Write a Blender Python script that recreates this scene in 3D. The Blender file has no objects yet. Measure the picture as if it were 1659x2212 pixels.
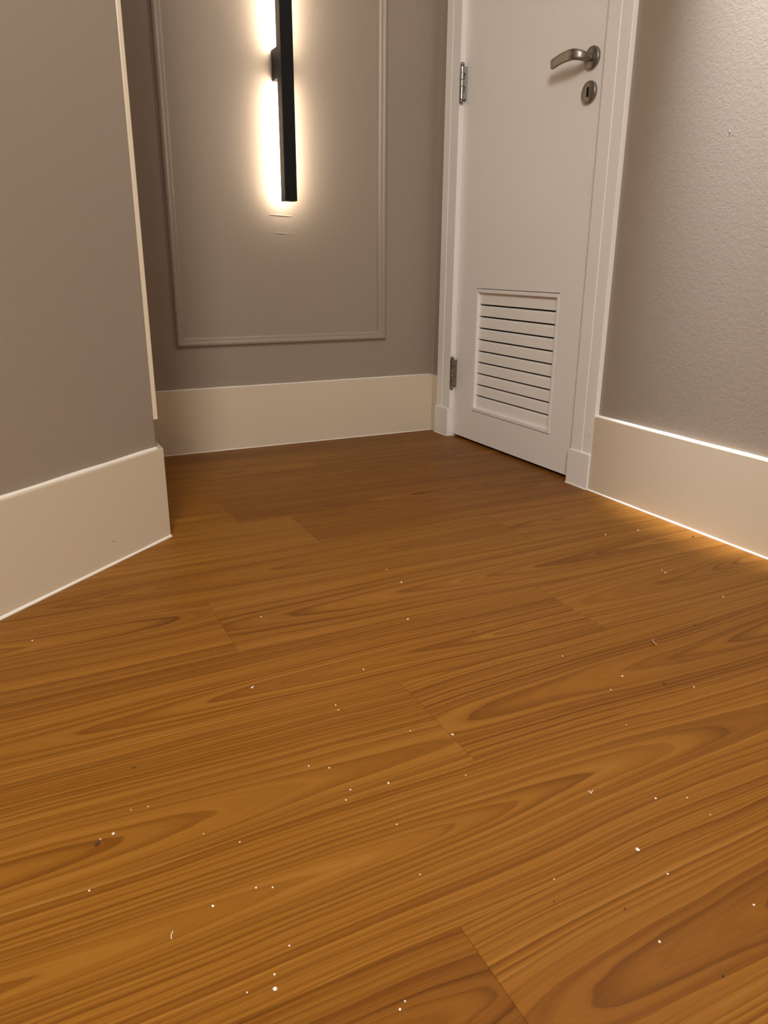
import bpy, bmesh, math, random
from mathutils import Vector, Matrix

# ------------------------------------------------------------------ camera, world, lights, exposure
sc = bpy.context.scene
COL = sc.collection
H = 0.577                                   # camera height above the floor, metres
YAW, PITCH, ROLL = math.radians(26.488), math.radians(18.3276), math.radians(0.382)
F_PX = 1623.22                              # focal length in pixels of a 1659 px wide frame

cam = bpy.data.cameras.new('camera')
cam.sensor_fit = 'HORIZONTAL'
cam.sensor_width = 36.0
cam.lens = F_PX * 36.0 / 1659.0
cam.clip_start = 0.02
cam_o = bpy.data.objects.new('camera', cam)
COL.objects.link(cam_o)
fw = Vector((math.sin(YAW) * math.cos(PITCH), math.cos(YAW) * math.cos(PITCH), -math.sin(PITCH)))
rt = Vector((math.cos(YAW), -math.sin(YAW), 0.0))
up = rt.cross(fw)
r2 = rt * math.cos(ROLL) + up * math.sin(ROLL)
u2 = -rt * math.sin(ROLL) + up * math.cos(ROLL)
m = Matrix.Identity(4)
for i in range(3):
    m[i][0], m[i][1], m[i][2] = r2[i], u2[i], -fw[i]
m[2][3] = H
cam_o.matrix_world = m
sc.camera = cam_o


def floor_at(px, py):
    """point of the floor seen at a pixel of the 1659 x 2212 photograph"""
    d = fw + r2 * ((px - 829.5) / F_PX) - u2 * ((py - 1106.0) / F_PX)
    t = -H / d.z
    return Vector((d.x * t, d.y * t, 0.0))


world = bpy.data.worlds.new('world')
sc.world = world
world.use_nodes = True
world.node_tree.nodes['Background'].inputs[0].default_value = (0.9, 0.8, 0.7, 1)
world.node_tree.nodes['Background'].inputs[1].default_value = 0.02


def lamp(name, kind, loc, energy, color, target=None, size=0.1, spot=60, blend=0.5):
    l = bpy.data.lights.new(name, kind)
    l.energy = energy
    l.color = color
    if kind == 'AREA':
        l.shape = 'DISK'
        l.size = size
    else:
        l.shadow_soft_size = size
    if kind == 'SPOT':
        l.spot_size = math.radians(spot)
        l.spot_blend = blend
    o = bpy.data.objects.new(name, l)
    COL.objects.link(o)
    o.location = loc
    if target is not None:
        d = Vector(target) - Vector(loc)
        o.rotation_euler = d.to_track_quat('-Z', 'Y').to_euler()
    return o


CEIL = 2.60
lamp('key_light', 'AREA', (-0.66, -1.08, 2.02), 61, (1.0, 0.92, 0.83), (0.75, 1.7, 0.6), 0.75)  # unseen soft key behind the camera, hung below the ceiling along the handle's shadow
lamp('ceiling_downlight_hall', 'SPOT', (0.25, 0.10, CEIL - 0.03), 72, (1.0, 0.90, 0.75), (0.25, 0.10, 0), 0.06, 76, 1.0)
lamp('ceiling_downlight_wall', 'SPOT', (1.185, 1.03, CEIL - 0.03), 1950, (0.90, 0.91, 1.0), (1.371, 1.055, 1.90), 0.03, 30, 1.0)

sc.view_settings.view_transform = 'Standard'
sc.view_settings.look = 'None'
sc.view_settings.gamma = 1.0
sc.view_settings.use_curve_mapping = False
sc.view_settings.exposure = 0.0
sc.cycles.max_bounces = 7
sc.cycles.diffuse_bounces = 5
sc.cycles.glossy_bounces = 3
sc.cycles.sample_clamp_indirect = 6.0

# ------------------------------------------------------------------ materials


class NT:
    """small helper to write node trees as expressions"""

    def __init__(self, name):
        self.mat = bpy.data.materials.new(name)
        self.mat.use_nodes = True
        self.t = self.mat.node_tree
        self.b = self.t.nodes['Principled BSDF']

    def n(self, kind, **kw):
        x = self.t.nodes.new(kind)
        for k, v in kw.items():
            setattr(x, k, v)
        return x

    def put(self, sock, v):
        if isinstance(v, bpy.types.NodeSocket):
            self.t.links.new(v, sock)
        else:
            sock.default_value = v

    def m(self, op, a, b=0.0, c=0.0, clamp=False):
        x = self.n('ShaderNodeMath', operation=op, use_clamp=clamp)
        for i, v in enumerate((a, b, c)):
            self.put(x.inputs[i], v)
        return x.outputs[0]

    def comb(self, x, y, z):
        c = self.n('ShaderNodeCombineXYZ')
        for i, v in enumerate((x, y, z)):
            self.put(c.inputs[i], v)
        return c.outputs[0]

    def noise(self, vec, scale=1.0, detail=2.0, rough=0.5, dist=0.0):
        x = self.n('ShaderNodeTexNoise')
        self.put(x.inputs['Vector'], vec)
        x.inputs['Scale'].default_value = scale
        x.inputs['Detail'].default_value = detail
        x.inputs['Roughness'].default_value = rough
        x.inputs['Distortion'].default_value = dist
        return x.outputs['Fac']

    def ramp(self, fac, stops, interp='LINEAR'):
        x = self.n('ShaderNodeValToRGB')
        x.color_ramp.interpolation = interp
        e = x.color_ramp.elements
        while len(e) < len(stops):
            e.new(0.5)
        for el, (p, c) in zip(e, stops):
            el.position = p
            el.color = (c, c, c, 1) if isinstance(c, (int, float)) else (*c, 1)
        self.put(x.inputs[0], fac)
        return x.outputs[0]

    def mix(self, fac, a, b, blend='MIX'):
        x = self.n('ShaderNodeMix', data_type='RGBA', blend_type=blend)
        self.put(x.inputs['Factor'], fac)
        self.put(x.inputs['A'], a if isinstance(a, bpy.types.NodeSocket) else (*a, 1))
        self.put(x.inputs['B'], b if isinstance(b, bpy.types.NodeSocket) else (*b, 1))
        return x.outputs['Result']

    def bump(self, height, strength, dist):
        x = self.n('ShaderNodeBump')
        x.inputs['Strength'].default_value = strength
        x.inputs['Distance'].default_value = dist
        self.put(x.inputs['Height'], height)
        self.t.links.new(x.outputs[0], self.b.inputs['Normal'])

    def coord(self, which='Object'):
        return self.n('ShaderNodeTexCoord').outputs[which]

    def set(self, **kw):
        names = dict(color='Base Color', rough='Roughness', metal='Metallic', spec='Specular IOR Level',
                     emit='Emission Color', power='Emission Strength', coat='Coat Weight')
        for k, v in kw.items():
            s = self.b.inputs[names[k]]
            if k in ('color', 'emit') and not isinstance(v, bpy.types.NodeSocket):
                v = (*v, 1)
            self.put(s, v)
        return self.mat


def paint(name, col, rough, spec, peel, peel_d, peel_scale, vary=0.04):
    t = NT(name)
    p = t.coord()
    big = t.noise(p, 1.7, 3.0, 0.5)
    c = t.mix(t.m('MULTIPLY', big, 1.0), tuple(x * (1 - vary) for x in col), tuple(min(1, x * (1 + vary)) for x in col))
    h = t.m('ADD', t.noise(p, peel_scale, 2.0, 0.55), t.m('MULTIPLY', t.noise(p, peel_scale * 0.37, 1.0), 0.8))
    t.bump(h, peel, peel_d)
    return t.set(color=c, rough=rough, spec=spec)


M_WALL = paint('greige_satin_paint', (0.325, 0.274, 0.220), 0.38, 0.5, 0.27, 0.0009, 260)
M_WHITE = paint('white_enamel', (0.890, 0.880, 0.860), 0.38, 0.5, 0.10, 0.0005, 160, 0.02)
M_CREAM = paint('cream_enamel', (0.69, 0.605, 0.465), 0.30, 0.5, 0.08, 0.0005, 120, 0.03)
M_CAULK = paint('white_caulk', (0.86, 0.83, 0.79), 0.5, 0.4, 0.3, 0.0006, 300, 0.03)
M_CEIL = paint('white_ceiling_paint', (0.80, 0.77, 0.73), 0.8, 0.2, 0.1, 0.0005, 150, 0.02)


def metal(name, col, rough, fine=900):
    t = NT(name)
    p = t.coord()
    f = t.noise(p, fine, 2.0, 0.6)
    r = t.m('ADD', t.m('MULTIPLY', f, 0.12), rough - 0.06)
    t.bump(f, 0.06, 0.0002)
    return t.set(color=col, rough=r, metal=1.0)


M_NICKEL = metal('satin_nickel', (0.29, 0.265, 0.235), 0.42)
M_STEEL = metal('hinge_steel', (0.30, 0.285, 0.262), 0.26)


def black_paint():
    t = NT('black_powder_coat')
    f = t.noise(t.coord(), 700, 2.0, 0.6)
    t.bump(f, 0.08, 0.0002)
    return t.set(color=t.mix(f, (0.003, 0.003, 0.003), (0.006, 0.0055, 0.005)), rough=0.55, spec=0.22)


M_BLACK = black_paint()
t_ = NT('keyhole_black')
M_DARK = t_.set(color=t_.mix(t_.noise(t_.coord(), 50), (0.004, 0.004, 0.004), (0.008, 0.007, 0.006)), rough=0.9, spec=0.1)


def led(name, col, power):
    t = NT(name)
    f = t.noise(t.coord(), 40)
    return t.set(color=(0.8, 0.8, 0.8), emit=t.mix(f, col, tuple(x * 0.97 for x in col)), power=power)


M_LED = led('warm_led_diffuser', (1.0, 0.84, 0.68), 72.0)


def wood():
    t = NT('laminate_wood')
    info = t.n('ShaderNodeObjectInfo')
    sepc = t.n('ShaderNodeSeparateColor')
    t.t.links.new(info.outputs['Color'], sepc.inputs[0])
    seed, centre, slope = sepc.outputs[0], sepc.outputs[1], sepc.outputs[2]
    tint = info.outputs['Alpha']
    sep = t.n('ShaderNodeSeparateXYZ')
    t.t.links.new(t.coord(), sep.inputs[0])
    x, y = sep.outputs[0], sep.outputs[1]
    sd = t.m('MULTIPLY', seed, 57.0)
    xs = t.m('ADD', x, sd)

    def sn(vx, vy, scale=1.0, detail=2.0, rough=0.5):        # signed noise on stretched coordinates
        return t.m('SUBTRACT', t.noise(t.comb(vx, vy, sd), scale, detail, rough), 0.5)

    # heart of the log: a line under the board that wanders along its length
    wander = t.m('MULTIPLY', sn(t.m('MULTIPLY', xs, 1.7), 3.3, 1.0, 1.0), 0.045)
    yc = t.m('SUBTRACT', t.m('SUBTRACT', y, t.m('ADD', 0.03, t.m('MULTIPLY', centre, 0.137))), wander)
    warp = t.m('MULTIPLY', sn(t.m('MULTIPLY', xs, 4.0), t.m('MULTIPLY', y, 16.0), 1.0, 2.0), 0.012)
    yc = t.m('ADD', yc, warp)
    sl = t.m('MULTIPLY', t.m('SUBTRACT', slope, 0.5), 0.25)
    hx = t.m('ADD', 0.012, t.m('MAXIMUM', t.m('MULTIPLY', sl, x), t.m('MULTIPLY', sl, t.m('SUBTRACT', x, 1.215))))
    hx = t.m('ADD', hx, t.m('MULTIPLY', sn(t.m('MULTIPLY', xs, 2.2), 8.1, 1.0, 1.5), 0.030))
    yw = t.m('MULTIPLY', yc, 2.2)
    r = t.m('SQRT', t.m('ADD', t.m('MULTIPLY', yw, yw), t.m('ADD', t.m('MULTIPLY', hx, hx), 0.00002)))
    r = t.m('ADD', r, t.m('MULTIPLY', sn(t.m('MULTIPLY', xs, 5.0), t.m('MULTIPLY', y, 45.0), 1.0, 3.0), 0.0085))
    # uneven ring widths
    ring = t.m('ADD', t.m('MULTIPLY', r, 70.0), t.m('MULTIPLY', t.noise(t.comb(t.m('MULTIPLY', r, 34.0), sd, 0.0), 1.0, 1.0), 2.6))
    fr = t.m('FRACT', ring)
    prof = t.ramp(fr, [(0.0, 0.12), (0.10, 0.0), (0.45, 0.22), (0.78, 0.68), (0.93, 1.0), (1.0, 0.12)], 'EASE')
    amp = t.ramp(t.noise(t.comb(t.m('MULTIPLY', r, 34.0), t.m('ADD', sd, 4.0), t.m('MULTIPLY', xs, 1.1)), 1.0, 2.0),
                 [(0.30, 0.30), (0.68, 1.0)])
    prof = t.m('MULTIPLY', prof, amp)
    # streaks and broad bands follow the rings
    streak = t.noise(t.comb(t.m('MULTIPLY', xs, 1.1), t.m('MULTIPLY', r, 85.0), sd), 1.0, 4.0, 0.62)
    broad = t.noise(t.comb(t.m('MULTIPLY', xs, 0.9), t.m('MULTIPLY', r, 20.0), t.m('ADD', sd, 9.0)), 1.0, 2.0)
    fibre = t.noise(t.comb(t.m('MULTIPLY', xs, 28.0), t.m('MULTIPLY', y, 900.0), sd), 1.0, 3.0, 0.65)
    pores = t.ramp(t.noise(t.comb(t.m('MULTIPLY', xs, 60.0), t.m('MULTIPLY', y, 1100.0), sd), 1.0, 1.0), [(0.62, 0.0), (0.74, 1.0)])
    v = t.m('ADD', t.m('MULTIPLY', prof, 0.46), t.m('MULTIPLY', t.m('SUBTRACT', streak, 0.5), 1.0))
    v = t.m('ADD', v, t.m('MULTIPLY', t.m('SUBTRACT', broad, 0.5), 0.62))
    v = t.m('ADD', v, t.m('MULTIPLY', t.m('SUBTRACT', fibre, 0.5), 0.26))
    v = t.m('ADD', v, t.m('MULTIPLY', pores, 0.05))
    v = t.m('ADD', v, t.m('MULTIPLY', t.m('SUBTRACT', tint, 0.5), 0.22))
    v = t.m('ADD', v, 0.30, clamp=True)
    col = t.ramp(v, [(0.0, (0.350, 0.160, 0.027)), (0.30, (0.262, 0.106, 0.011)),
                     (0.62, (0.172, 0.061, 0.0045)), (1.0, (0.075, 0.021, 0.0012))])
    t.bump(fibre, 0.10, 0.0003)
    rough = t.m('ADD', 0.40, t.m('MULTIPLY', fibre, 0.12))
    return t.set(color=col, rough=rough, spec=0.20)


M_WOOD = wood()

# ------------------------------------------------------------------ mesh helpers


def mesh_obj(name, bm, mat, parent=None, smooth=False):
    me = bpy.data.meshes.new(name)
    bmesh.ops.recalc_face_normals(bm, faces=bm.faces[:])
    bm.to_mesh(me)
    bm.free()
    me.materials.append(mat)
    if smooth:
        for p in me.polygons:
            p.use_smooth = True
        me.set_sharp_from_angle(angle=math.radians(38))
    o = bpy.data.objects.new(name, me)
    COL.objects.link(o)
    if parent is not None:
        o.parent = parent
    return o


def add_box(bm, x0, x1, y0, y1, z0, z1, bevel=0.0, seg=2):
    v = [bm.verts.new((x, y, z)) for x in (x0, x1) for y in (y0, y1) for z in (z0, z1)]
    idx = [(0, 1, 3, 2), (4, 6, 7, 5), (0, 4, 5, 1), (2, 3, 7, 6), (0, 2, 6, 4), (1, 5, 7, 3)]
    fs = [bm.faces.new([v[i] for i in f]) for f in idx]
    if bevel:
        es = list({e for f in fs for e in f.edges})
        bmesh.ops.bevel(bm, geom=es, offset=bevel, segments=seg, affect='EDGES', profile=0.5)


def box(name, x0, x1, y0, y1, z0, z1, mat, parent=None, bevel=0.0, seg=2):
    bm = bmesh.new()
    add_box(bm, x0, x1, y0, y1, z0, z1, bevel, seg)
    return mesh_obj(name, bm, mat, parent)


def add_prism(bm, poly, z0, z1):
    """vertical prism over a plan polygon"""
    a = [bm.verts.new((x, y, z0)) for x, y in poly]
    b = [bm.verts.new((x, y, z1)) for x, y in poly]
    n = len(poly)
    bm.faces.new(a[::-1])
    bm.faces.new(b)
    for i in range(n):
        bm.faces.new([a[i], a[(i + 1) % n], b[(i + 1) % n], b[i]])


def add_sweep(bm, sections, closed=True):
    """sections: list of rings (lists of points), capped at the ends"""
    rings = [[bm.verts.new(p) for p in s] for s in sections]
    n = len(rings[0])
    for a, b in zip(rings[:-1], rings[1:]):
        for i in range(n):
            bm.faces.new([a[i], a[(i + 1) % n], b[(i + 1) % n], b[i]])
    bm.faces.new(rings[0][::-1])
    bm.faces.new(rings[-1])


def add_lathe(bm, prof, origin, axis, seg=40):
    """prof: list of (radius, height along axis)"""
    ax = Vector(axis).normalized()
    a = ax.orthogonal().normalized()
    b = ax.cross(a)
    o = Vector(origin)
    secs = []
    for r, h in prof:
        r = max(r, 1e-5)
        secs.append([o + ax * h + (a * math.cos(q) + b * math.sin(q)) * r for q in [2 * math.pi * i / seg for i in range(seg)]])
    add_sweep(bm, secs)


def struct(o):
    o['kind'] = 'structure'
    return o


def empty(name, loc):
    o = bpy.data.objects.new(name, None)
    o.empty_display_size = 0.05
    COL.objects.link(o)
    o.location = loc
    bpy.context.view_layer.update()
    return o


def adopt(child, parent):
    child.parent = parent
    child.matrix_parent_inverse = Matrix.Translation(parent.location).inverted()
    return child


def tag(o, label, cat, group=None):
    o['label'] = label
    o['category'] = cat
    if group:
        o['group'] = group
    return o


# ------------------------------------------------------------------ measures (metres)
XWALL, XBASE, XPLINTH, XDOOR = 1.371, 1.358, 1.3532, 1.3765     # door wall: plaster, baseboard, plinth, door face
YWALL, YBASE = 2.359, 2.3462                                     # back wall: plaster, baseboard face
HB = 0.1997                                                      # baseboard height
CX, CY = 0.2605, 1.613                                           # corner of the angled wall on the left
A = math.radians(49.9)
DX, DY = math.sin(A), math.cos(A)                                # direction of the angled wall
NX, NY = math.cos(A), -math.sin(A)                               # its outward normal
LEN = 2.05
EX, EY = CX - DX * LEN, CY - DY * LEN                            # near end of the angled wall
YREAR = -3.0

# ------------------------------------------------------------------ floor of single planks
floor = struct(box('floor', -1.75, 1.60, YREAR, 2.52, -0.06, -0.0102, M_CEIL))
floor['label'] = 'orange-brown wood laminate floor laid in long planks'
PW, PL = 0.19705, 1.215
rng = random.Random(7)
joints = {0: 0.2643, 1: 0.987, 2: 0.560, 3: 0.4345, 4: 1.10, 5: 0.80, 6: 0.30, -1: 0.8367, -2: 0.4483, -3: 1.02, -4: 0.303}
# seed, heart position across, slope along, tint
def look(seed, frac, slope, tint):
    return (seed, (frac * 0.197 - 0.03) / 0.137, slope, tint)


looks = {(-3, 1.02 - 1.215): look(0.13, 0.58, 0.86, 0.45), (-2, 0.4483): look(0.37, 0.38, 0.10, 0.55), (-2, 0.4483 - 1.215): look(0.71, 0.26, 0.84, 0.40),
         (-1, 0.8367 - 1.215): look(0.52, 0.36, 0.16, 0.65), (-1, 0.8367): look(0.23, 0.56, 0.14, 0.45), (-4, 0.303): look(0.83, 0.45, 0.12, 0.40),
         (-4, 0.303 - 1.215): look(0.05, 0.64, 0.88, 0.75), (1, 0.987 - 1.215): look(0.64, 0.48, 0.12, 0.60), (0, 0.2643): look(0.44, 0.40, 0.10, 0.45),
         (0, 0.2643 - 1.215): look(0.91, 0.80, 0.86, 0.60)}
looks = {(k, round(x, 2)): v for (k, x), v in looks.items()}
plank_meshes = {}
for k in range(-21, 8):
    y0 = 1.0386 + PW * k
    if y0 > 2.50 or y0 + PW < YREAR:
        continue
    j = joints.get(k, rng.uniform(0, PL))
    x = j - 3 * PL
    while x < 1.52:
        a, b = max(x, -1.74), min(x + PL, 1.52)
        if b - a > 0.03:
            w0, w1 = max(y0, YREAR), min(y0 + PW, 2.50)
            key = (round(b - a, 4), round(w1 - w0, 4))
            if key not in plank_meshes:
                bm = bmesh.new()
                add_box(bm, 0.00012, b - a - 0.00012, 0.00008, w1 - w0 - 0.00008, -0.010, 0.0, 0.0003, 1)
                o = mesh_obj('plank', bm, M_WOOD, floor)
                plank_meshes[key] = o.data
            else:
                o = bpy.data.objects.new('plank', plank_meshes[key])
                COL.objects.link(o)
                o.parent = floor
            o.location = (a, w0, 0)
            s = rng.random()
            o.color = looks.get((k, round(x, 2)), (s, rng.random(), rng.choice((rng.uniform(0.08, 0.2), rng.uniform(0.8, 0.92))), rng.random()))
        x += PL

# ------------------------------------------------------------------ walls and ceiling
bm = bmesh.new()
add_box(bm, 0.0, 1.62, YWALL, YWALL + 0.15, 0.0, CEIL)
wall_back = struct(mesh_obj('wall_back', bm, M_WALL))

DY0, DY1, DTOP = 1.548, 2.246, 2.13        # opening in the door wall
bm = bmesh.new()
add_box(bm, XWALL, XWALL + 0.15, YREAR, DY0, 0.0, CEIL)
add_box(bm, XWALL, XWALL + 0.15, DY1, YWALL, 0.0, CEIL)
add_box(bm, XWALL, XWALL + 0.15, DY0, DY1, DTOP, CEIL)
add_box(bm, XWALL + 0.15, XWALL + 0.20, DY0 - 0.1, DY1 + 0.1, 0.0, CEIL)  # unseen panel added behind the opening so the door's gaps stay dark
wall_right = struct(mesh_obj('wall_right', bm, M_WALL))

bm = bmesh.new()
add_prism(bm, [(CX, CY), (CX, YWALL), (CX - 0.30, YWALL), (CX - 0.30, CY + 0.16), (EX - 0.12, EY + 0.10), (EX, EY)], 0.0, CEIL)
bmesh.ops.bevel(bm, geom=[e for e in bm.edges if all(abs(v.co.x - CX) < 1e-6 and abs(v.co.y - CY) < 1e-6 for v in e.verts)],
                offset=0.0015, segments=3, affect='EDGES')
wall_left = struct(mesh_obj('wall_left', bm, M_WALL))

bm = bmesh.new()
add_prism(bm, [(EX, EY), (EX, YREAR), (EX - 0.12, YREAR), (EX - 0.12, EY + 0.10)], 0.0, CEIL)
wall_side = struct(mesh_obj('wall_side', bm, M_WALL))
wall_front = struct(box('wall_front', EX - 0.12, XWALL + 0.15, YREAR - 0.12, YREAR, 0.0, CEIL, M_WALL))
ceiling = struct(box('ceiling', -1.75, 1.62, YREAR - 0.12, YWALL + 0.15, CEIL, CEIL + 0.1, M_CEIL))

# ------------------------------------------------------------------ baseboards with their caulk beads


def caulk_line(p0, p1, n, z, r, name, parent, flip=1):
    """thin quarter-round of caulk along a line; n points away from the wall in plan"""
    bm = bmesh.new()
    secs = []
    rr = random.Random(int(abs(p0[0]) * 1000))
    L = math.hypot(p1[0] - p0[0], p1[1] - p0[1])
    k = max(2, int(L / 0.05))
    for i in range(k + 1):
        f = i / k
        x, y = p0[0] + (p1[0] - p0[0]) * f, p0[1] + (p1[1] - p0[1]) * f
        q = r * rr.uniform(0.8, 1.15)
        ring = [(x - n[0] * 0.0004, y - n[1] * 0.0004, z)]
        for s in range(5):
            an = math.pi / 2 * s / 4
            ring.append((x + n[0] * q * math.cos(an), y + n[1] * q * math.cos(an), z + flip * q * math.sin(an)))
        secs.append(ring)
    add_sweep(bm, secs)
    return mesh_obj(name, bm, M_CAULK, parent, True)


def bevel_top(bm, z, off=0.0011, seg=2):
    es = [e for e in bm.edges if all(abs(v.co.z - z) < 1e-6 for v in e.verts)]
    bmesh.ops.bevel(bm, geom=es, offset=off, segments=seg, affect='EDGES')


bm = bmesh.new()
add_box(bm, CX + 0.014, XWALL, YBASE, YWALL, 0.0, HB)
bevel_top(bm, HB)
baseboard_back = struct(mesh_obj('baseboard_back', bm, M_CREAM))
caulk_line((CX + 0.0142, YBASE), (XBASE, YBASE), (0, -1), 0.0, 0.0022, 'caulk_bead', baseboard_back)
caulk_line((CX + 0.0142, YWALL), (XBASE, YWALL), (0, -1), HB, 0.0024, 'caulk_bead', baseboard_back)

CO0, CI0 = 2.3105, 2.2238       # far casing: outer and inner edge
CO1, CI1 = 1.4940, 1.5775       # near casing
bm = bmesh.new()
add_box(bm, XBASE, XWALL, YREAR, CO1, 0.0, HB)
add_box(bm, XBASE, XWALL, CO0, YBASE, 0.0, HB)
bevel_top(bm, HB)
baseboard_right = struct(mesh_obj('baseboard_right', bm, M_CREAM))
caulk_line((XBASE, -0.5), (XBASE, CO1), (-1, 0), 0.0, 0.0030, 'caulk_bead', baseboard_right)
caulk_line((XWALL, -0.5), (XWALL, CO1), (-1, 0), HB, 0.0030, 'caulk_bead', baseboard_right)

# left baseboard wraps the corner of the angled wall
BT = 0.0135
LX, LY = 0.2745, 1.6080
bm = bmesh.new()
ex, ey = EX + NX * BT, EY + NY * BT
add_prism(bm, [(LX, LY), (LX, YWALL - 0.013), (CX, YWALL - 0.013), (CX, CY), (EX, EY), (ex, ey)], 0.0, HB)
bevel_top(bm, HB, 0.0012)
baseboard_left = struct(mesh_obj('baseboard_left', bm, M_CREAM))
caulk_line((ex, ey), (LX, LY), (NX, NY), 0.0, 0.0042, 'caulk_bead', baseboard_left)
caulk_line((EX, EY), (CX, CY), (NX, NY), HB, 0.0040, 'caulk_bead', baseboard_left)

# scuff marks: two tiny rust-red smears on the left baseboard


def ray_to_left_base(px, py):
    d = fw + r2 * ((px - 829.5) / F_PX) - u2 * ((py - 1106.0) / F_PX)
    o = Vector((0, 0, H))
    n = Vector((NX, NY, 0))
    t = (Vector((LX, LY, 0)) - o).dot(n) / d.dot(n)
    return o + d * t


t_ = NT('rust_red_smear')
M_RUST = t_.set(color=t_.mix(t_.noise(t_.coord(), 300), (0.22, 0.09, 0.055), (0.30, 0.15, 0.09)), rough=0.7)
for (px, py, sz, tilt) in ((244, 1169.5, 0.0026, 0.2), (250, 1170.5, 0.0018, -0.7)):
    p = ray_to_left_base(px, py)
    bm = bmesh.new()
    bmesh.ops.create_uvsphere(bm, u_segments=10, v_segments=6, radius=1.0)
    o = mesh_obj('scuff_mark', bm, M_RUST, baseboard_left, True)
    o.matrix_world = (Matrix.Translation(p) @ Matrix.Rotation(math.atan2(DY, DX), 4, 'Z') @ Matrix.Rotation(tilt, 4, 'Y')
                      @ Matrix.Diagonal((sz, 0.0004, sz * 0.42, 1)))

# ------------------------------------------------------------------ door casing, plinths, jamb, corner strip


def casing(name, yo, yi, z0, z1):
    """flat casing with a groove; yo outer edge, yi inner edge (towards the door)"""
    s = 1 if yi > yo else -1
    g0, g1 = yo + s * 0.0355, yo + s * 0.0400
    pts = [(XWALL, yo), (XBASE + 0.0008, yo), (XBASE, yo + s * 0.0008),
           (XBASE, g0 - s * 0.0006), (XBASE + 0.0006, g0), (XBASE + 0.0042, g0 + s * 0.0002),
           (XBASE + 0.0042, g1 - s * 0.0002), (XBASE + 0.0006, g1), (XBASE, g1 + s * 0.0006),
           (XBASE, yi - s * 0.0012), (XBASE + 0.0012, yi), (XWALL, yi)]
    bm = bmesh.new()
    add_prism(bm, pts, z0, z1)
    return struct(mesh_obj(name, bm, M_WHITE))


PLH = 0.0963
trim_1 = casing('trim_1', CO0, CI0, PLH - 0.004, 2.20)
trim_2 = casing('trim_2', CO1, CI1, PLH - 0.004, 2.20)
box('plinth_block', XPLINTH, XWALL, 2.2262, 2.3135, 0.0, PLH, M_WHITE, trim_1, 0.0009)
box('plinth_block', XPLINTH, XWALL, 1.4955, 1.5825, 0.0, PLH, M_WHITE, trim_2, 0.0009)
caulk_line((XPLINTH, 2.227), (XPLINTH, 2.313), (-1, 0), 0.0, 0.0018, 'caulk_bead', trim_1)
caulk_line((XPLINTH, 1.4958), (XPLINTH, 1.5822), (-1, 0), 0.0, 0.0024, 'caulk_bead', trim_2)
bm = bmesh.new()
bmesh.ops.create_uvsphere(bm, u_segments=10, v_segments=6, radius=0.0011)
o = mesh_obj('nail_hole', bm, M_DARK, trim_2, True)
o.location = (XBASE - 0.0001, 1.5085, 0.1465)
trim_3 = struct(box('trim_3', XBASE, XWALL, CO1 - 0.005, CO0 + 0.005, 2.12, 2.20, M_WHITE, None, 0.001))
bm = bmesh.new()
add_box(bm, XWALL, XWALL + 0.15, CI0 + 0.0004, DY1, 0.0, DTOP)
add_box(bm, XWALL, XWALL + 0.15, DY0, 1.5600, 0.0, DTOP)
add_box(bm, XWALL, XWALL + 0.15, 1.5600, CI0 + 0.0004, 2.118, DTOP)
trim_4 = struct(mesh_obj('trim_4', bm, M_WHITE))

# cream strip on the return of the angled wall, ending above the baseboard
bm = bmesh.new()
add_box(bm, CX, CX + 0.0098, CY + 0.0002, CY + 0.0505, 0.2605, 2.40, 0.0022, 3)
trim_5 = struct(mesh_obj('trim_5', bm, M_CREAM))

# ------------------------------------------------------------------ picture-frame moulding on the back wall
MX0, MX1, MZ0, MZ1 = 0.4640, 1.1778, 0.3256, 2.25
prof = [(0.0, 0.0), (0.0, 0.0030), (0.0016, 0.0036), (0.0030, 0.0034), (0.0036, 0.0040), (0.0048, 0.0085), (0.0075, 0.0118),
        (0.0110, 0.0134), (0.0145, 0.0132), (0.0178, 0.0112), (0.0198, 0.0088), (0.0206, 0.0084), (0.0214, 0.0086),
        (0.0262, 0.0082), (0.0304, 0.0062), (0.0322, 0.0030), (0.0325, 0.0)]      # inwards, outwards
trim_6 = struct(empty('trim_6', (0.5 * (MX0 + MX1), YWALL, MZ0)))
cor = [((MX0, MZ0), (1, 1)), ((MX1, MZ0), (-1, 1)), ((MX1, MZ1), (-1, -1)), ((MX0, MZ1), (1, -1))]
for i in range(4):
    (p, dp), (q, dq) = cor[i], cor[(i + 1) % 4]
    bm = bmesh.new()
    secs = []
    for (c, d) in ((p, dp), (q, dq)):
        secs.append([(c[0] + d[0] * a, YWALL - b, c[1] + d[1] * a) for a, b in prof])
    add_sweep(bm, secs)
    o = mesh_obj('moulding_rail', bm, M_WALL)
    adopt(o, trim_6)

# trowel ridges in the paint below the lamp, and a nub on the right wall


def blob(name, loc, dims, mat, parent, rot=0.0, axis='Y'):
    bm = bmesh.new()
    bmesh.ops.create_uvsphere(bm, u_segments=24, v_segments=12, radius=1.0)
    o = mesh_obj(name, bm, mat, parent, True)
    o.matrix_world = Matrix.Translation(loc) @ Matrix.Rotation(rot, 4, axis) @ Matrix.Diagonal((*dims, 1))
    return o


blob('paint_ridge', (0.8150, YWALL, 0.7135), (0.039, 0.0024, 0.0026), M_WALL, wall_back, 0.035)
blob('paint_ridge', (0.8180, YWALL, 0.6618), (0.031, 0.0013, 0.0020), M_WALL, wall_back, 0.05)
blob('paint_nub', (XWALL, 1.197, 0.833), (0.0010, 0.0012, 0.0032), M_WALL, wall_right)

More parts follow.
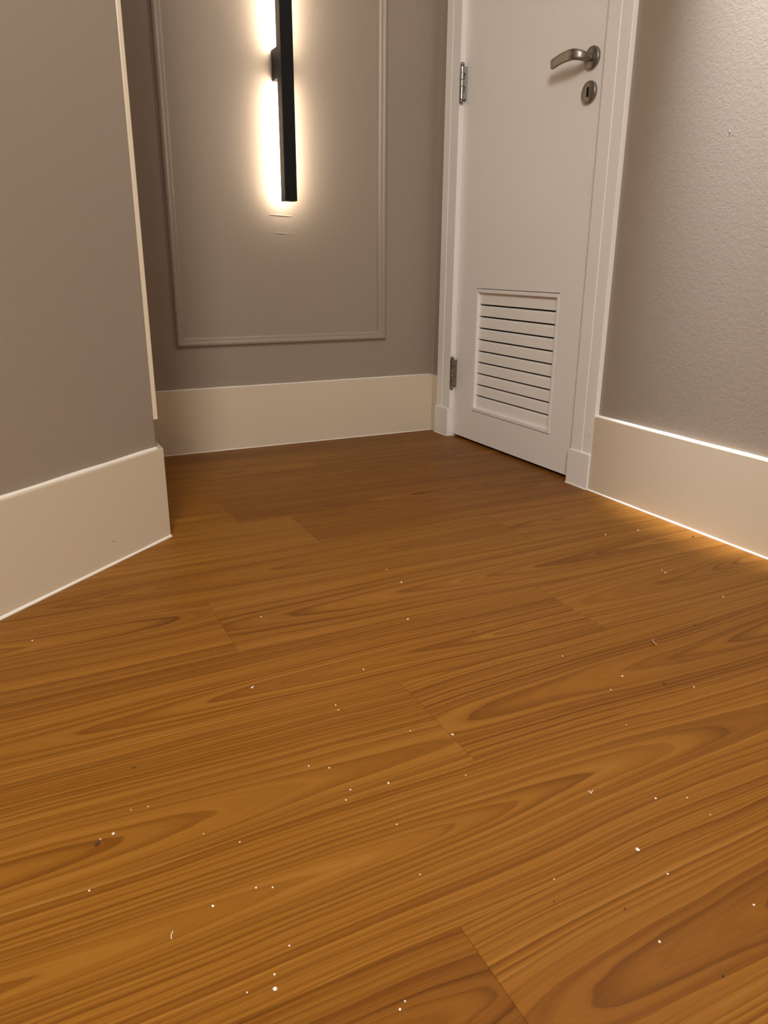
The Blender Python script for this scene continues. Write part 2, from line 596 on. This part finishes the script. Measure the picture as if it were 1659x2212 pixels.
# ------------------------------------------------------------------ the door
DL0, DL1, DB, DT = 1.5625, 2.2222, 0.0098, 2.115      # leaf extents
V0, V1, VB, VT = 1.6945, 2.1135, 0.1085, 0.5028       # vent opening in the leaf
bm = bmesh.new()
xf, xb = XDOOR, XDOOR + 0.035
add_box(bm, xf, xb, V1, DL1, DB, DT)
add_box(bm, xf, xb, DL0, V0, DB, DT)
add_box(bm, xf, xb, V0, V1, DB, VB)
add_box(bm, xf, xb, V0, V1, VT, DT)
door = struct(mesh_obj('door_1', bm, M_WHITE))
door['label'] = 'white flush door with a louvred vent near the floor'

# louvre: frame with ten slats, a hairline gap around it
G, FWD = 0.0021, 0.0114
bm = bmesh.new()
fx = XDOOR - 0.0006
o0, o1, ob, ot = V0 + G, V1 - G, VB + G, VT - G
outer = [(o0, ob), (o1, ob), (o1, ot), (o0, ot)]
prof_f = [(0.0, 0.030), (0.0, 0.0010), (0.0010, 0.0), (FWD - 0.0016, 0.0), (FWD, 0.0016), (FWD, 0.030)]   # inwards, depth
for i in range(4):
    p, q = outer[i], outer[(i + 1) % 4]
    dd = [(1, 1), (-1, 1), (-1, -1), (1, -1)]
    secs = []
    for c, d in ((p, dd[i]), (q, dd[(i + 1) % 4])):
        secs.append([(fx + b, c[0] + d[0] * a, c[1] + d[1] * a) for a, b in prof_f])
    add_sweep(bm, secs)
vent = mesh_obj('louvre_vent', bm, M_WHITE, door)
i0, i1, ib, it = o0 + FWD, o1 - FWD, ob + FWD, ot - FWD
gaps = [it + 0.004] + [0.4530 - 0.0364 * k for k in range(9)] + [ib - 0.004]
for k in range(10):
    zt, zb = gaps[k] - (0.0030 if k else 0.0), gaps[k + 1] + (0.0020 if k < 9 else 0.0)
    x0 = XDOOR + 0.0085
    sec = [(x0, zb), (x0 + 0.0016, zt - 0.0052), (x0 + 0.0030, zt - 0.0020), (x0 + 0.0060, zt), (x0 + 0.0085, zt - 0.0008),
           (x0 + 0.0088, zb + 0.003), (x0 + 0.0060, zb)]
    bm = bmesh.new()
    add_sweep(bm, [[(a, i0 - 0.0008, b) for a, b in sec], [(a, i1 + 0.0008, b) for a, b in sec]])
    mesh_obj('slat', bm, M_WHITE, vent)

# lever handle
HY, HZ = 1.638, 1.0535
bm = bmesh.new()
disc = [(0.0, 0.0), (0.0250, 0.0), (0.0252, 0.0012), (0.0252, 0.0058), (0.0244, 0.0078), (0.0228, 0.0088), (0.0, 0.0090)]
add_lathe(bm, disc, (XDOOR, HY, HZ), (-1, 0, 0), 56)
handle = mesh_obj('door_handle', bm, M_NICKEL, door, True)
handle['label'] = 'brushed nickel lever handle'
path = [  # x, y, z, half height, half thickness
    (1.3700, 1.6380, 1.0530, 0.0094, 0.0094), (1.3580, 1.6382, 1.0533, 0.0096, 0.0094), (1.3460, 1.6390, 1.0540, 0.0102, 0.0092),
    (1.3370, 1.6415, 1.0556, 0.0112, 0.0086), (1.3310, 1.6468, 1.0576, 0.0121, 0.0076), (1.3280, 1.6545, 1.0590, 0.0125, 0.0067),
    (1.3270, 1.6650, 1.0597, 0.0124, 0.0060), (1.3272, 1.6800, 1.0598, 0.0124, 0.0055), (1.3285, 1.6970, 1.0592, 0.0123, 0.0052),
    (1.3300, 1.7130, 1.0580, 0.0122, 0.0050), (1.3315, 1.7270, 1.0564, 0.0122, 0.0048), (1.3325, 1.7370, 1.0550, 0.0122, 0.0046),
    (1.3330, 1.7425, 1.0541, 0.0116, 0.0042), (1.3332, 1.7448, 1.0537, 0.0100, 0.0032)]
secs = []
P = [Vector(p[:3]) for p in path]
for i, p in enumerate(path):
    tan = (P[min(i + 1, len(P) - 1)] - P[max(i - 1, 0)]).normalized()
    side = tan.cross(Vector((0, 0, 1))).normalized()
    upv = side.cross(tan).normalized()
    ring = []
    for s in range(24):
        q = 2 * math.pi * s / 24
        c, sn_ = math.cos(q), math.sin(q)
        e = 0.62                                      # rounded rectangle
        ring.append(P[i] + side * (p[4] * math.copysign(abs(c) ** e, c)) + upv * (p[3] * math.copysign(abs(sn_) ** e, sn_)))
    secs.append(ring)
bm = bmesh.new()
add_sweep(bm, secs)
lever = mesh_obj('lever', bm, M_NICKEL, handle, True)
mod = lever.modifiers.new('smooth', 'SUBSURF')
mod.levels = mod.render_levels = 2

# keyhole escutcheon
KY, KZ = 1.6390, 0.9790
bm = bmesh.new()
add_lathe(bm, disc, (XDOOR, KY, KZ), (-1, 0, 0), 56)
esc = mesh_obj('keyhole_escutcheon', bm, M_NICKEL, door, True)
esc['label'] = 'round nickel keyhole plate'
bm = bmesh.new()
secs = []
for dx in (0.0086, 0.0092):
    ring = []
    for s in range(20):
        q = 2 * math.pi * s / 20
        ring.append((XDOOR - dx, KY + 0.0036 * math.cos(q), KZ + 0.0030 * math.sin(q) + (0.0082 if math.sin(q) > 0 else -0.0082)))
    secs.append(ring)
add_sweep(bm, secs)
mesh_obj('keyhole', bm, M_DARK, esc)

# hinges


def hinge(zc):
    hx, hy, hl = 1.3600, 2.2155, 0.0445
    bm = bmesh.new()
    R = 0.0070
    cuts = [-1.0, -0.60, -0.20, 0.20, 0.60, 1.0]
    pr = [(0.0, -hl)]
    for a, b in zip(cuts[:-1], cuts[1:]):
        pr += [(R - 0.0006, a * hl), (R, a * hl + 0.0006), (R, b * hl - 0.0006), (R - 0.0006, b * hl)]
    pr += [(0.0, hl)]
    add_lathe(bm, pr, (hx, hy, zc), (0, 0, 1), 24)
    h = mesh_obj('hinge', bm, M_STEEL, door, True)
    h['label'] = 'steel butt hinge with ball tips'
    for s in (-1, 1):
        bm = bmesh.new()
        add_lathe(bm, [(0.0, 0.0), (0.0042, 0.0), (0.0042, 0.0010), (0.0058, 0.0026), (0.0068, 0.0058), (0.0058, 0.0092), (0.0034, 0.0112), (0.0, 0.0120)],
                  (hx, hy, zc + s * hl), (0, 0, s), 24)
        mesh_obj('finial', bm, M_STEEL, h, True)
    for f in (-0.2, 0.2):
        bm = bmesh.new()
        add_lathe(bm, [(0.0, -0.0013), (0.0074, -0.0013), (0.0079, 0.0), (0.0074, 0.0013), (0.0, 0.0013)], (hx, hy, zc + f * hl), (0, 0, 1), 24)
        mesh_obj('collar', bm, M_STEEL, h, True)
    bm = bmesh.new()          # leaf on the door's edge: spine with the arms that reach the knuckles
    yl = hy - 0.0042
    add_box(bm, XDOOR - 0.0090, XDOOR - 0.0035, yl - 0.0018, yl, zc - hl, zc + hl, 0.0004, 1)
    add_box(bm, XDOOR - 0.0060, XDOOR + 0.0005, yl - 0.0002, yl + 0.0016, zc - hl, zc + hl)
    for a, b in ((-1.0, -0.60), (-0.20, 0.20), (0.60, 1.0)):
        add_box(bm, hx + 0.0020, XDOOR - 0.0080, yl - 0.0016, hy - 0.002, zc + a * hl + 0.0002, zc + b * hl - 0.0002)
    mesh_obj('hinge_leaf', bm, M_STEEL, h)
    return h


hinge(1.1000)
hinge(0.2217)

# ------------------------------------------------------------------ wall lamp: black bar on a block, LED strip towards the wall
BX0, BX1, BY0, BY1 = 0.8022, 0.8396, 2.2762, 2.3130
LZ0, LZ1 = 0.7502, 1.4830
sconce = tag(empty('wall_sconce', (0.5 * (BX0 + BX1), YWALL, 1.1165)),
             'slim black vertical bar wall lamp glowing onto the wall inside the moulding frame', 'wall lamp')
adopt(box('mounting_block', BX0, BX1, BY1 - 0.001, YWALL, 1.0770, 1.1560, M_BLACK, None, 0.0006), sconce)
bar = adopt(box('light_bar', BX0, BX1, BY0, BY1, LZ0, LZ1, M_BLACK, None, 0.0007), sconce)
for a, b in ((LZ0 + 0.004, 1.0745), (1.1585, LZ1 - 0.004)):
    o = box('led_strip', BX0 + 0.006, BX1 - 0.006, BY1 - 0.0006, BY1 + 0.0012, a, b, M_LED)
    o.parent = bar
    o['label'] = 'glowing warm white strip on the back of the bar'

# ------------------------------------------------------------------ crumbs and chips on the floor


def speck_mat(name, a, b):
    t = NT(name)
    return t.set(color=t.mix(t.noise(t.coord(), 400), a, b), rough=0.75, spec=0.3)


M_CRUMB = speck_mat('white_plaster_crumb', (0.78, 0.74, 0.66), (0.88, 0.85, 0.78))
M_TAN = speck_mat('tan_wood_crumb', (0.62, 0.45, 0.24), (0.72, 0.56, 0.34))
M_CHIP = speck_mat('dark_brown_chip', (0.045, 0.028, 0.018), (0.09, 0.055, 0.03))
M_SHAV = speck_mat('brown_shaving', (0.30, 0.16, 0.085), (0.42, 0.25, 0.14))


def crumb(name, px, py, size_px, mat, label, cat, group=None, stretch=(1, 1, 0.7), seed=0):
    p = floor_at(px, py)
    dist = (p - Vector((0, 0, H))).length
    r = 0.44 * size_px * dist / F_PX
    rr = random.Random(int(px * 7 + py * 13 + seed))
    bm = bmesh.new()
    bmesh.ops.create_icosphere(bm, subdivisions=2, radius=1.0)
    for v in bm.verts:
        k = rr.uniform(0.75, 1.15)
        v.co = Vector((v.co.x * k * stretch[0] * r, v.co.y * k * stretch[1] * r, v.co.z * k * stretch[2] * r))
    zmin = min(v.co.z for v in bm.verts)
    for v in bm.verts:
        v.co.z -= zmin
    o = mesh_obj(name, bm, mat)
    o.location = p
    o.rotation_euler = (0, 0, rr.uniform(0, 6.28))
    return tag(o, label, cat, group)


crumb('plaster_crumb', 1377, 1838, 9.5, M_CRUMB, 'bright white crumb alone on the floor in the lower right', 'crumb')
crumb('plaster_crumb', 594, 2139, 9.5, M_CRUMB, 'largest white crumb near the bottom edge of the floor', 'crumb')
crumb('plaster_crumb', 245, 1803, 7, M_CRUMB, 'white crumb beside the dark chip on the left floor', 'crumb')
crumb('plaster_crumb', 545, 1486, 7, M_CRUMB, 'long narrow white crumb on the left of the floor', 'crumb', None, (1.5, 0.6, 0.6))
crumb('plaster_crumb', 977, 1588, 6.5, M_CRUMB, 'white crumb lying at a plank end mid-floor', 'crumb', None, (1.3, 0.7, 0.6))
crumb('plaster_crumb', 460, 1959, 6.5, M_CRUMB, 'white crumb right of the pale grain arch on the lower left floor', 'crumb')
crumb('wood_crumb', 217, 1814, 5, M_TAN, 'tan crumb touching the dark chip on the left floor', 'crumb')
crumb('dark_chip', 210, 1824, 10, M_CHIP, 'dark brown chip on the lower left floor', 'chip', None, (1.5, 0.7, 0.5))
crumb('dark_chip', 289, 1658, 9, M_CHIP, 'thin dark smudge of dirt on the left floor', 'dirt', None, (1.2, 0.5, 0.12))
SHARED = 'tiny pale crumb, one of many scattered over the middle of the wood floor'
small = [
    (593, 2106, 5, 'tiny pale crumb just above the largest white crumb at the bottom'),
    (534, 2145, 4, 'tiny pale crumb left of the largest white crumb at the bottom'),
    (553, 1919, 5, 'left one of two pale crumbs side by side, lower left floor'),
    (589, 1918, 4.5, 'right one of two pale crumbs side by side, lower left floor'),
    (625, 2044, 4.5, 'lone tiny crumb between the side-by-side pair and the largest bottom crumb'),
    (193, 1925, 4.5, 'tiny pale crumb below the dark chip on the left floor'),
    (839, 1693, 5.5, 'small pale crumb at the centre of the lower floor'),
    (1416, 1726, 5, 'small pale crumb above the bright lone crumb on the right floor'),
    (857, 1782, 4, None), (907, 1890, 3.5, None), (1197, 1900, 3.5, None),
    (1424, 2036, 6, 'pale crumb below the bright lone crumb, lower right floor'),
    (1442, 1889, 4.5, 'tiny crumb just below right of the bright lone crumb'),
    (1628, 1956, 5, 'pale crumb at the right edge of the lower floor'),
    (875, 2164, 4.5, 'upper one of two pale crumbs at the bottom centre edge'),
    (864, 2182, 6, 'lower one of two pale crumbs at the bottom centre edge'),
    (1006, 1676, 3.5, None), (1484, 1724, 3.5, None), (1534, 1761, 3.5, None),
    (757, 1707, 4.5, 'right upper one of two close pale crumbs left of the floor centre'),
    (747, 1729, 4, 'left lower one of two close pale crumbs left of the floor centre'),
    (667, 1656, 4.5, 'left one of two level pale crumbs mid-floor'),
    (711, 1660, 4.5, 'right one of two level pale crumbs mid-floor'),
    (518, 1820, 4, None),
    (320, 1743, 3.5, 'right one of two faint crumbs above the dark chip'),
    (283, 1750, 3, 'left one of two faint crumbs above the dark chip'),
    (440, 1802, 3, None),
    (564, 1333, 4, 'tiny pale crumb on the floor right of the angled left baseboard'),
    (867, 1259, 5, 'upper one of two pale crumbs in the middle of the far floor'),
    (881, 1339, 5, 'lower one of two pale crumbs in the middle of the far floor'),
    (785, 1447, 4, None),
    (731, 1535, 4, 'lower one of two touching-close crumbs above the level pair mid-floor'),
    (725, 1524, 4, 'upper one of two touching-close crumbs above the level pair mid-floor'),
    (70, 1385, 4, 'leftmost pale crumb, on the floor under the left baseboard'),
    (886, 1580, 4, 'tiny crumb left of the crumb at the plank end mid-floor'),
    (1344, 1462, 5, 'brighter one of two crumbs left of a grain arch, right floor'),
    (1319, 1491, 4, 'fainter one of two crumbs left of a grain arch, right floor'),
    (1499, 1485, 4, None),
    (1437, 1238, 4, 'right one of two close crumbs in front of the right baseboard'),
    (1430, 1233, 3.5, 'left one of two close crumbs in front of the right baseboard'),
    (1378, 1147, 4.5, 'pale crumb closest to the right baseboard in its pool of light'),
    (1308, 1156, 4, 'pale crumb left of the one closest to the right baseboard'),
    (1562, 1290, 4, 'tiny crumb at the far right, below the right baseboard'),
    (1215, 1418, 3.5, None),
    (835, 1231, 3.5, 'farthest tiny crumb in the middle of the floor'),
    (1353, 1567, 3, None)]
for (px, py, s_, lab) in small:
    crumb('plaster_crumb', px, py, s_, M_CRUMB, lab or SHARED, 'crumb', 'tiny pale crumbs on the floor')
for (px, py, s_, lab) in [
        (1023, 1366, 4.5, 'dark round speck in the middle of the far floor'),
        (1434, 1477, 4.5, 'dark speck under the grain arches on the right floor'),
        (1562, 2110, 5, 'dark speck in the lower right corner of the floor'),
        (1350, 1964, 4.5, 'dark speck below left of the bright lone crumb'),
        (1497, 1160, 4, 'dark speck right beside the right baseboard'),
        (1197, 1948, 4, 'dark speck on the floor left of the bright lone crumb'),
        (1501, 1352, 3.5, 'faint dark speck right of the curled brown shaving')]:
    crumb('dirt_speck', px, py, s_, M_CHIP, lab, 'speck', 'tiny dark specks on the floor')


def strand(name, pts, rad, mat, label, cat):
    """thin bent strand lying on the floor through floor points"""
    bm = bmesh.new()
    secs = []
    for i, (p, z) in enumerate(pts):
        a = pts[max(i - 1, 0)][0]
        b = pts[min(i + 1, len(pts) - 1)][0]
        tan = (b - a).normalized()
        side = Vector((-tan.y, tan.x, 0))
        secs.append([p + Vector((0, 0, z + rad)) + side * (rad * math.cos(q)) + Vector((0, 0, rad * math.sin(q)))
                     for q in [2 * math.pi * s / 8 for s in range(8)]])
    add_sweep(bm, secs)
    base = pts[0][0].copy()
    for v in bm.verts:
        v.co -= base
    o = mesh_obj(name, bm, mat, None, True)
    o.location = base
    return tag(o, label, cat)


pts = [(floor_at(px, py), z) for px, py, z in ((1409, 1384, 0.0), (1410, 1388, 0.0003), (1413, 1392, 0.0005), (1416, 1394, 0.0003), (1419, 1394.5, 0.0))]
strand('wood_shaving', pts, 0.0017, M_SHAV, 'small curled brown shaving on the right of the floor', 'shaving')
pts = [(floor_at(px, py), 0.0) for px, py in ((374, 2012), (371.5, 2016), (370, 2021), (370, 2026), (371, 2029))]
strand('pale_fibre', pts, 0.0004, M_CRUMB, 'short curved pale fibre on the lower left floor', 'fibre')
pts = [(floor_at(px, py), 0.0) for px, py in ((1271, 1708), (1275, 1713), (1279, 1715), (1276, 1712), (1281, 1708))]
strand('pale_fibre', pts, 0.0004, M_CRUMB, 'bent pale fibre at the tip of a grain arch, right floor', 'fibre')
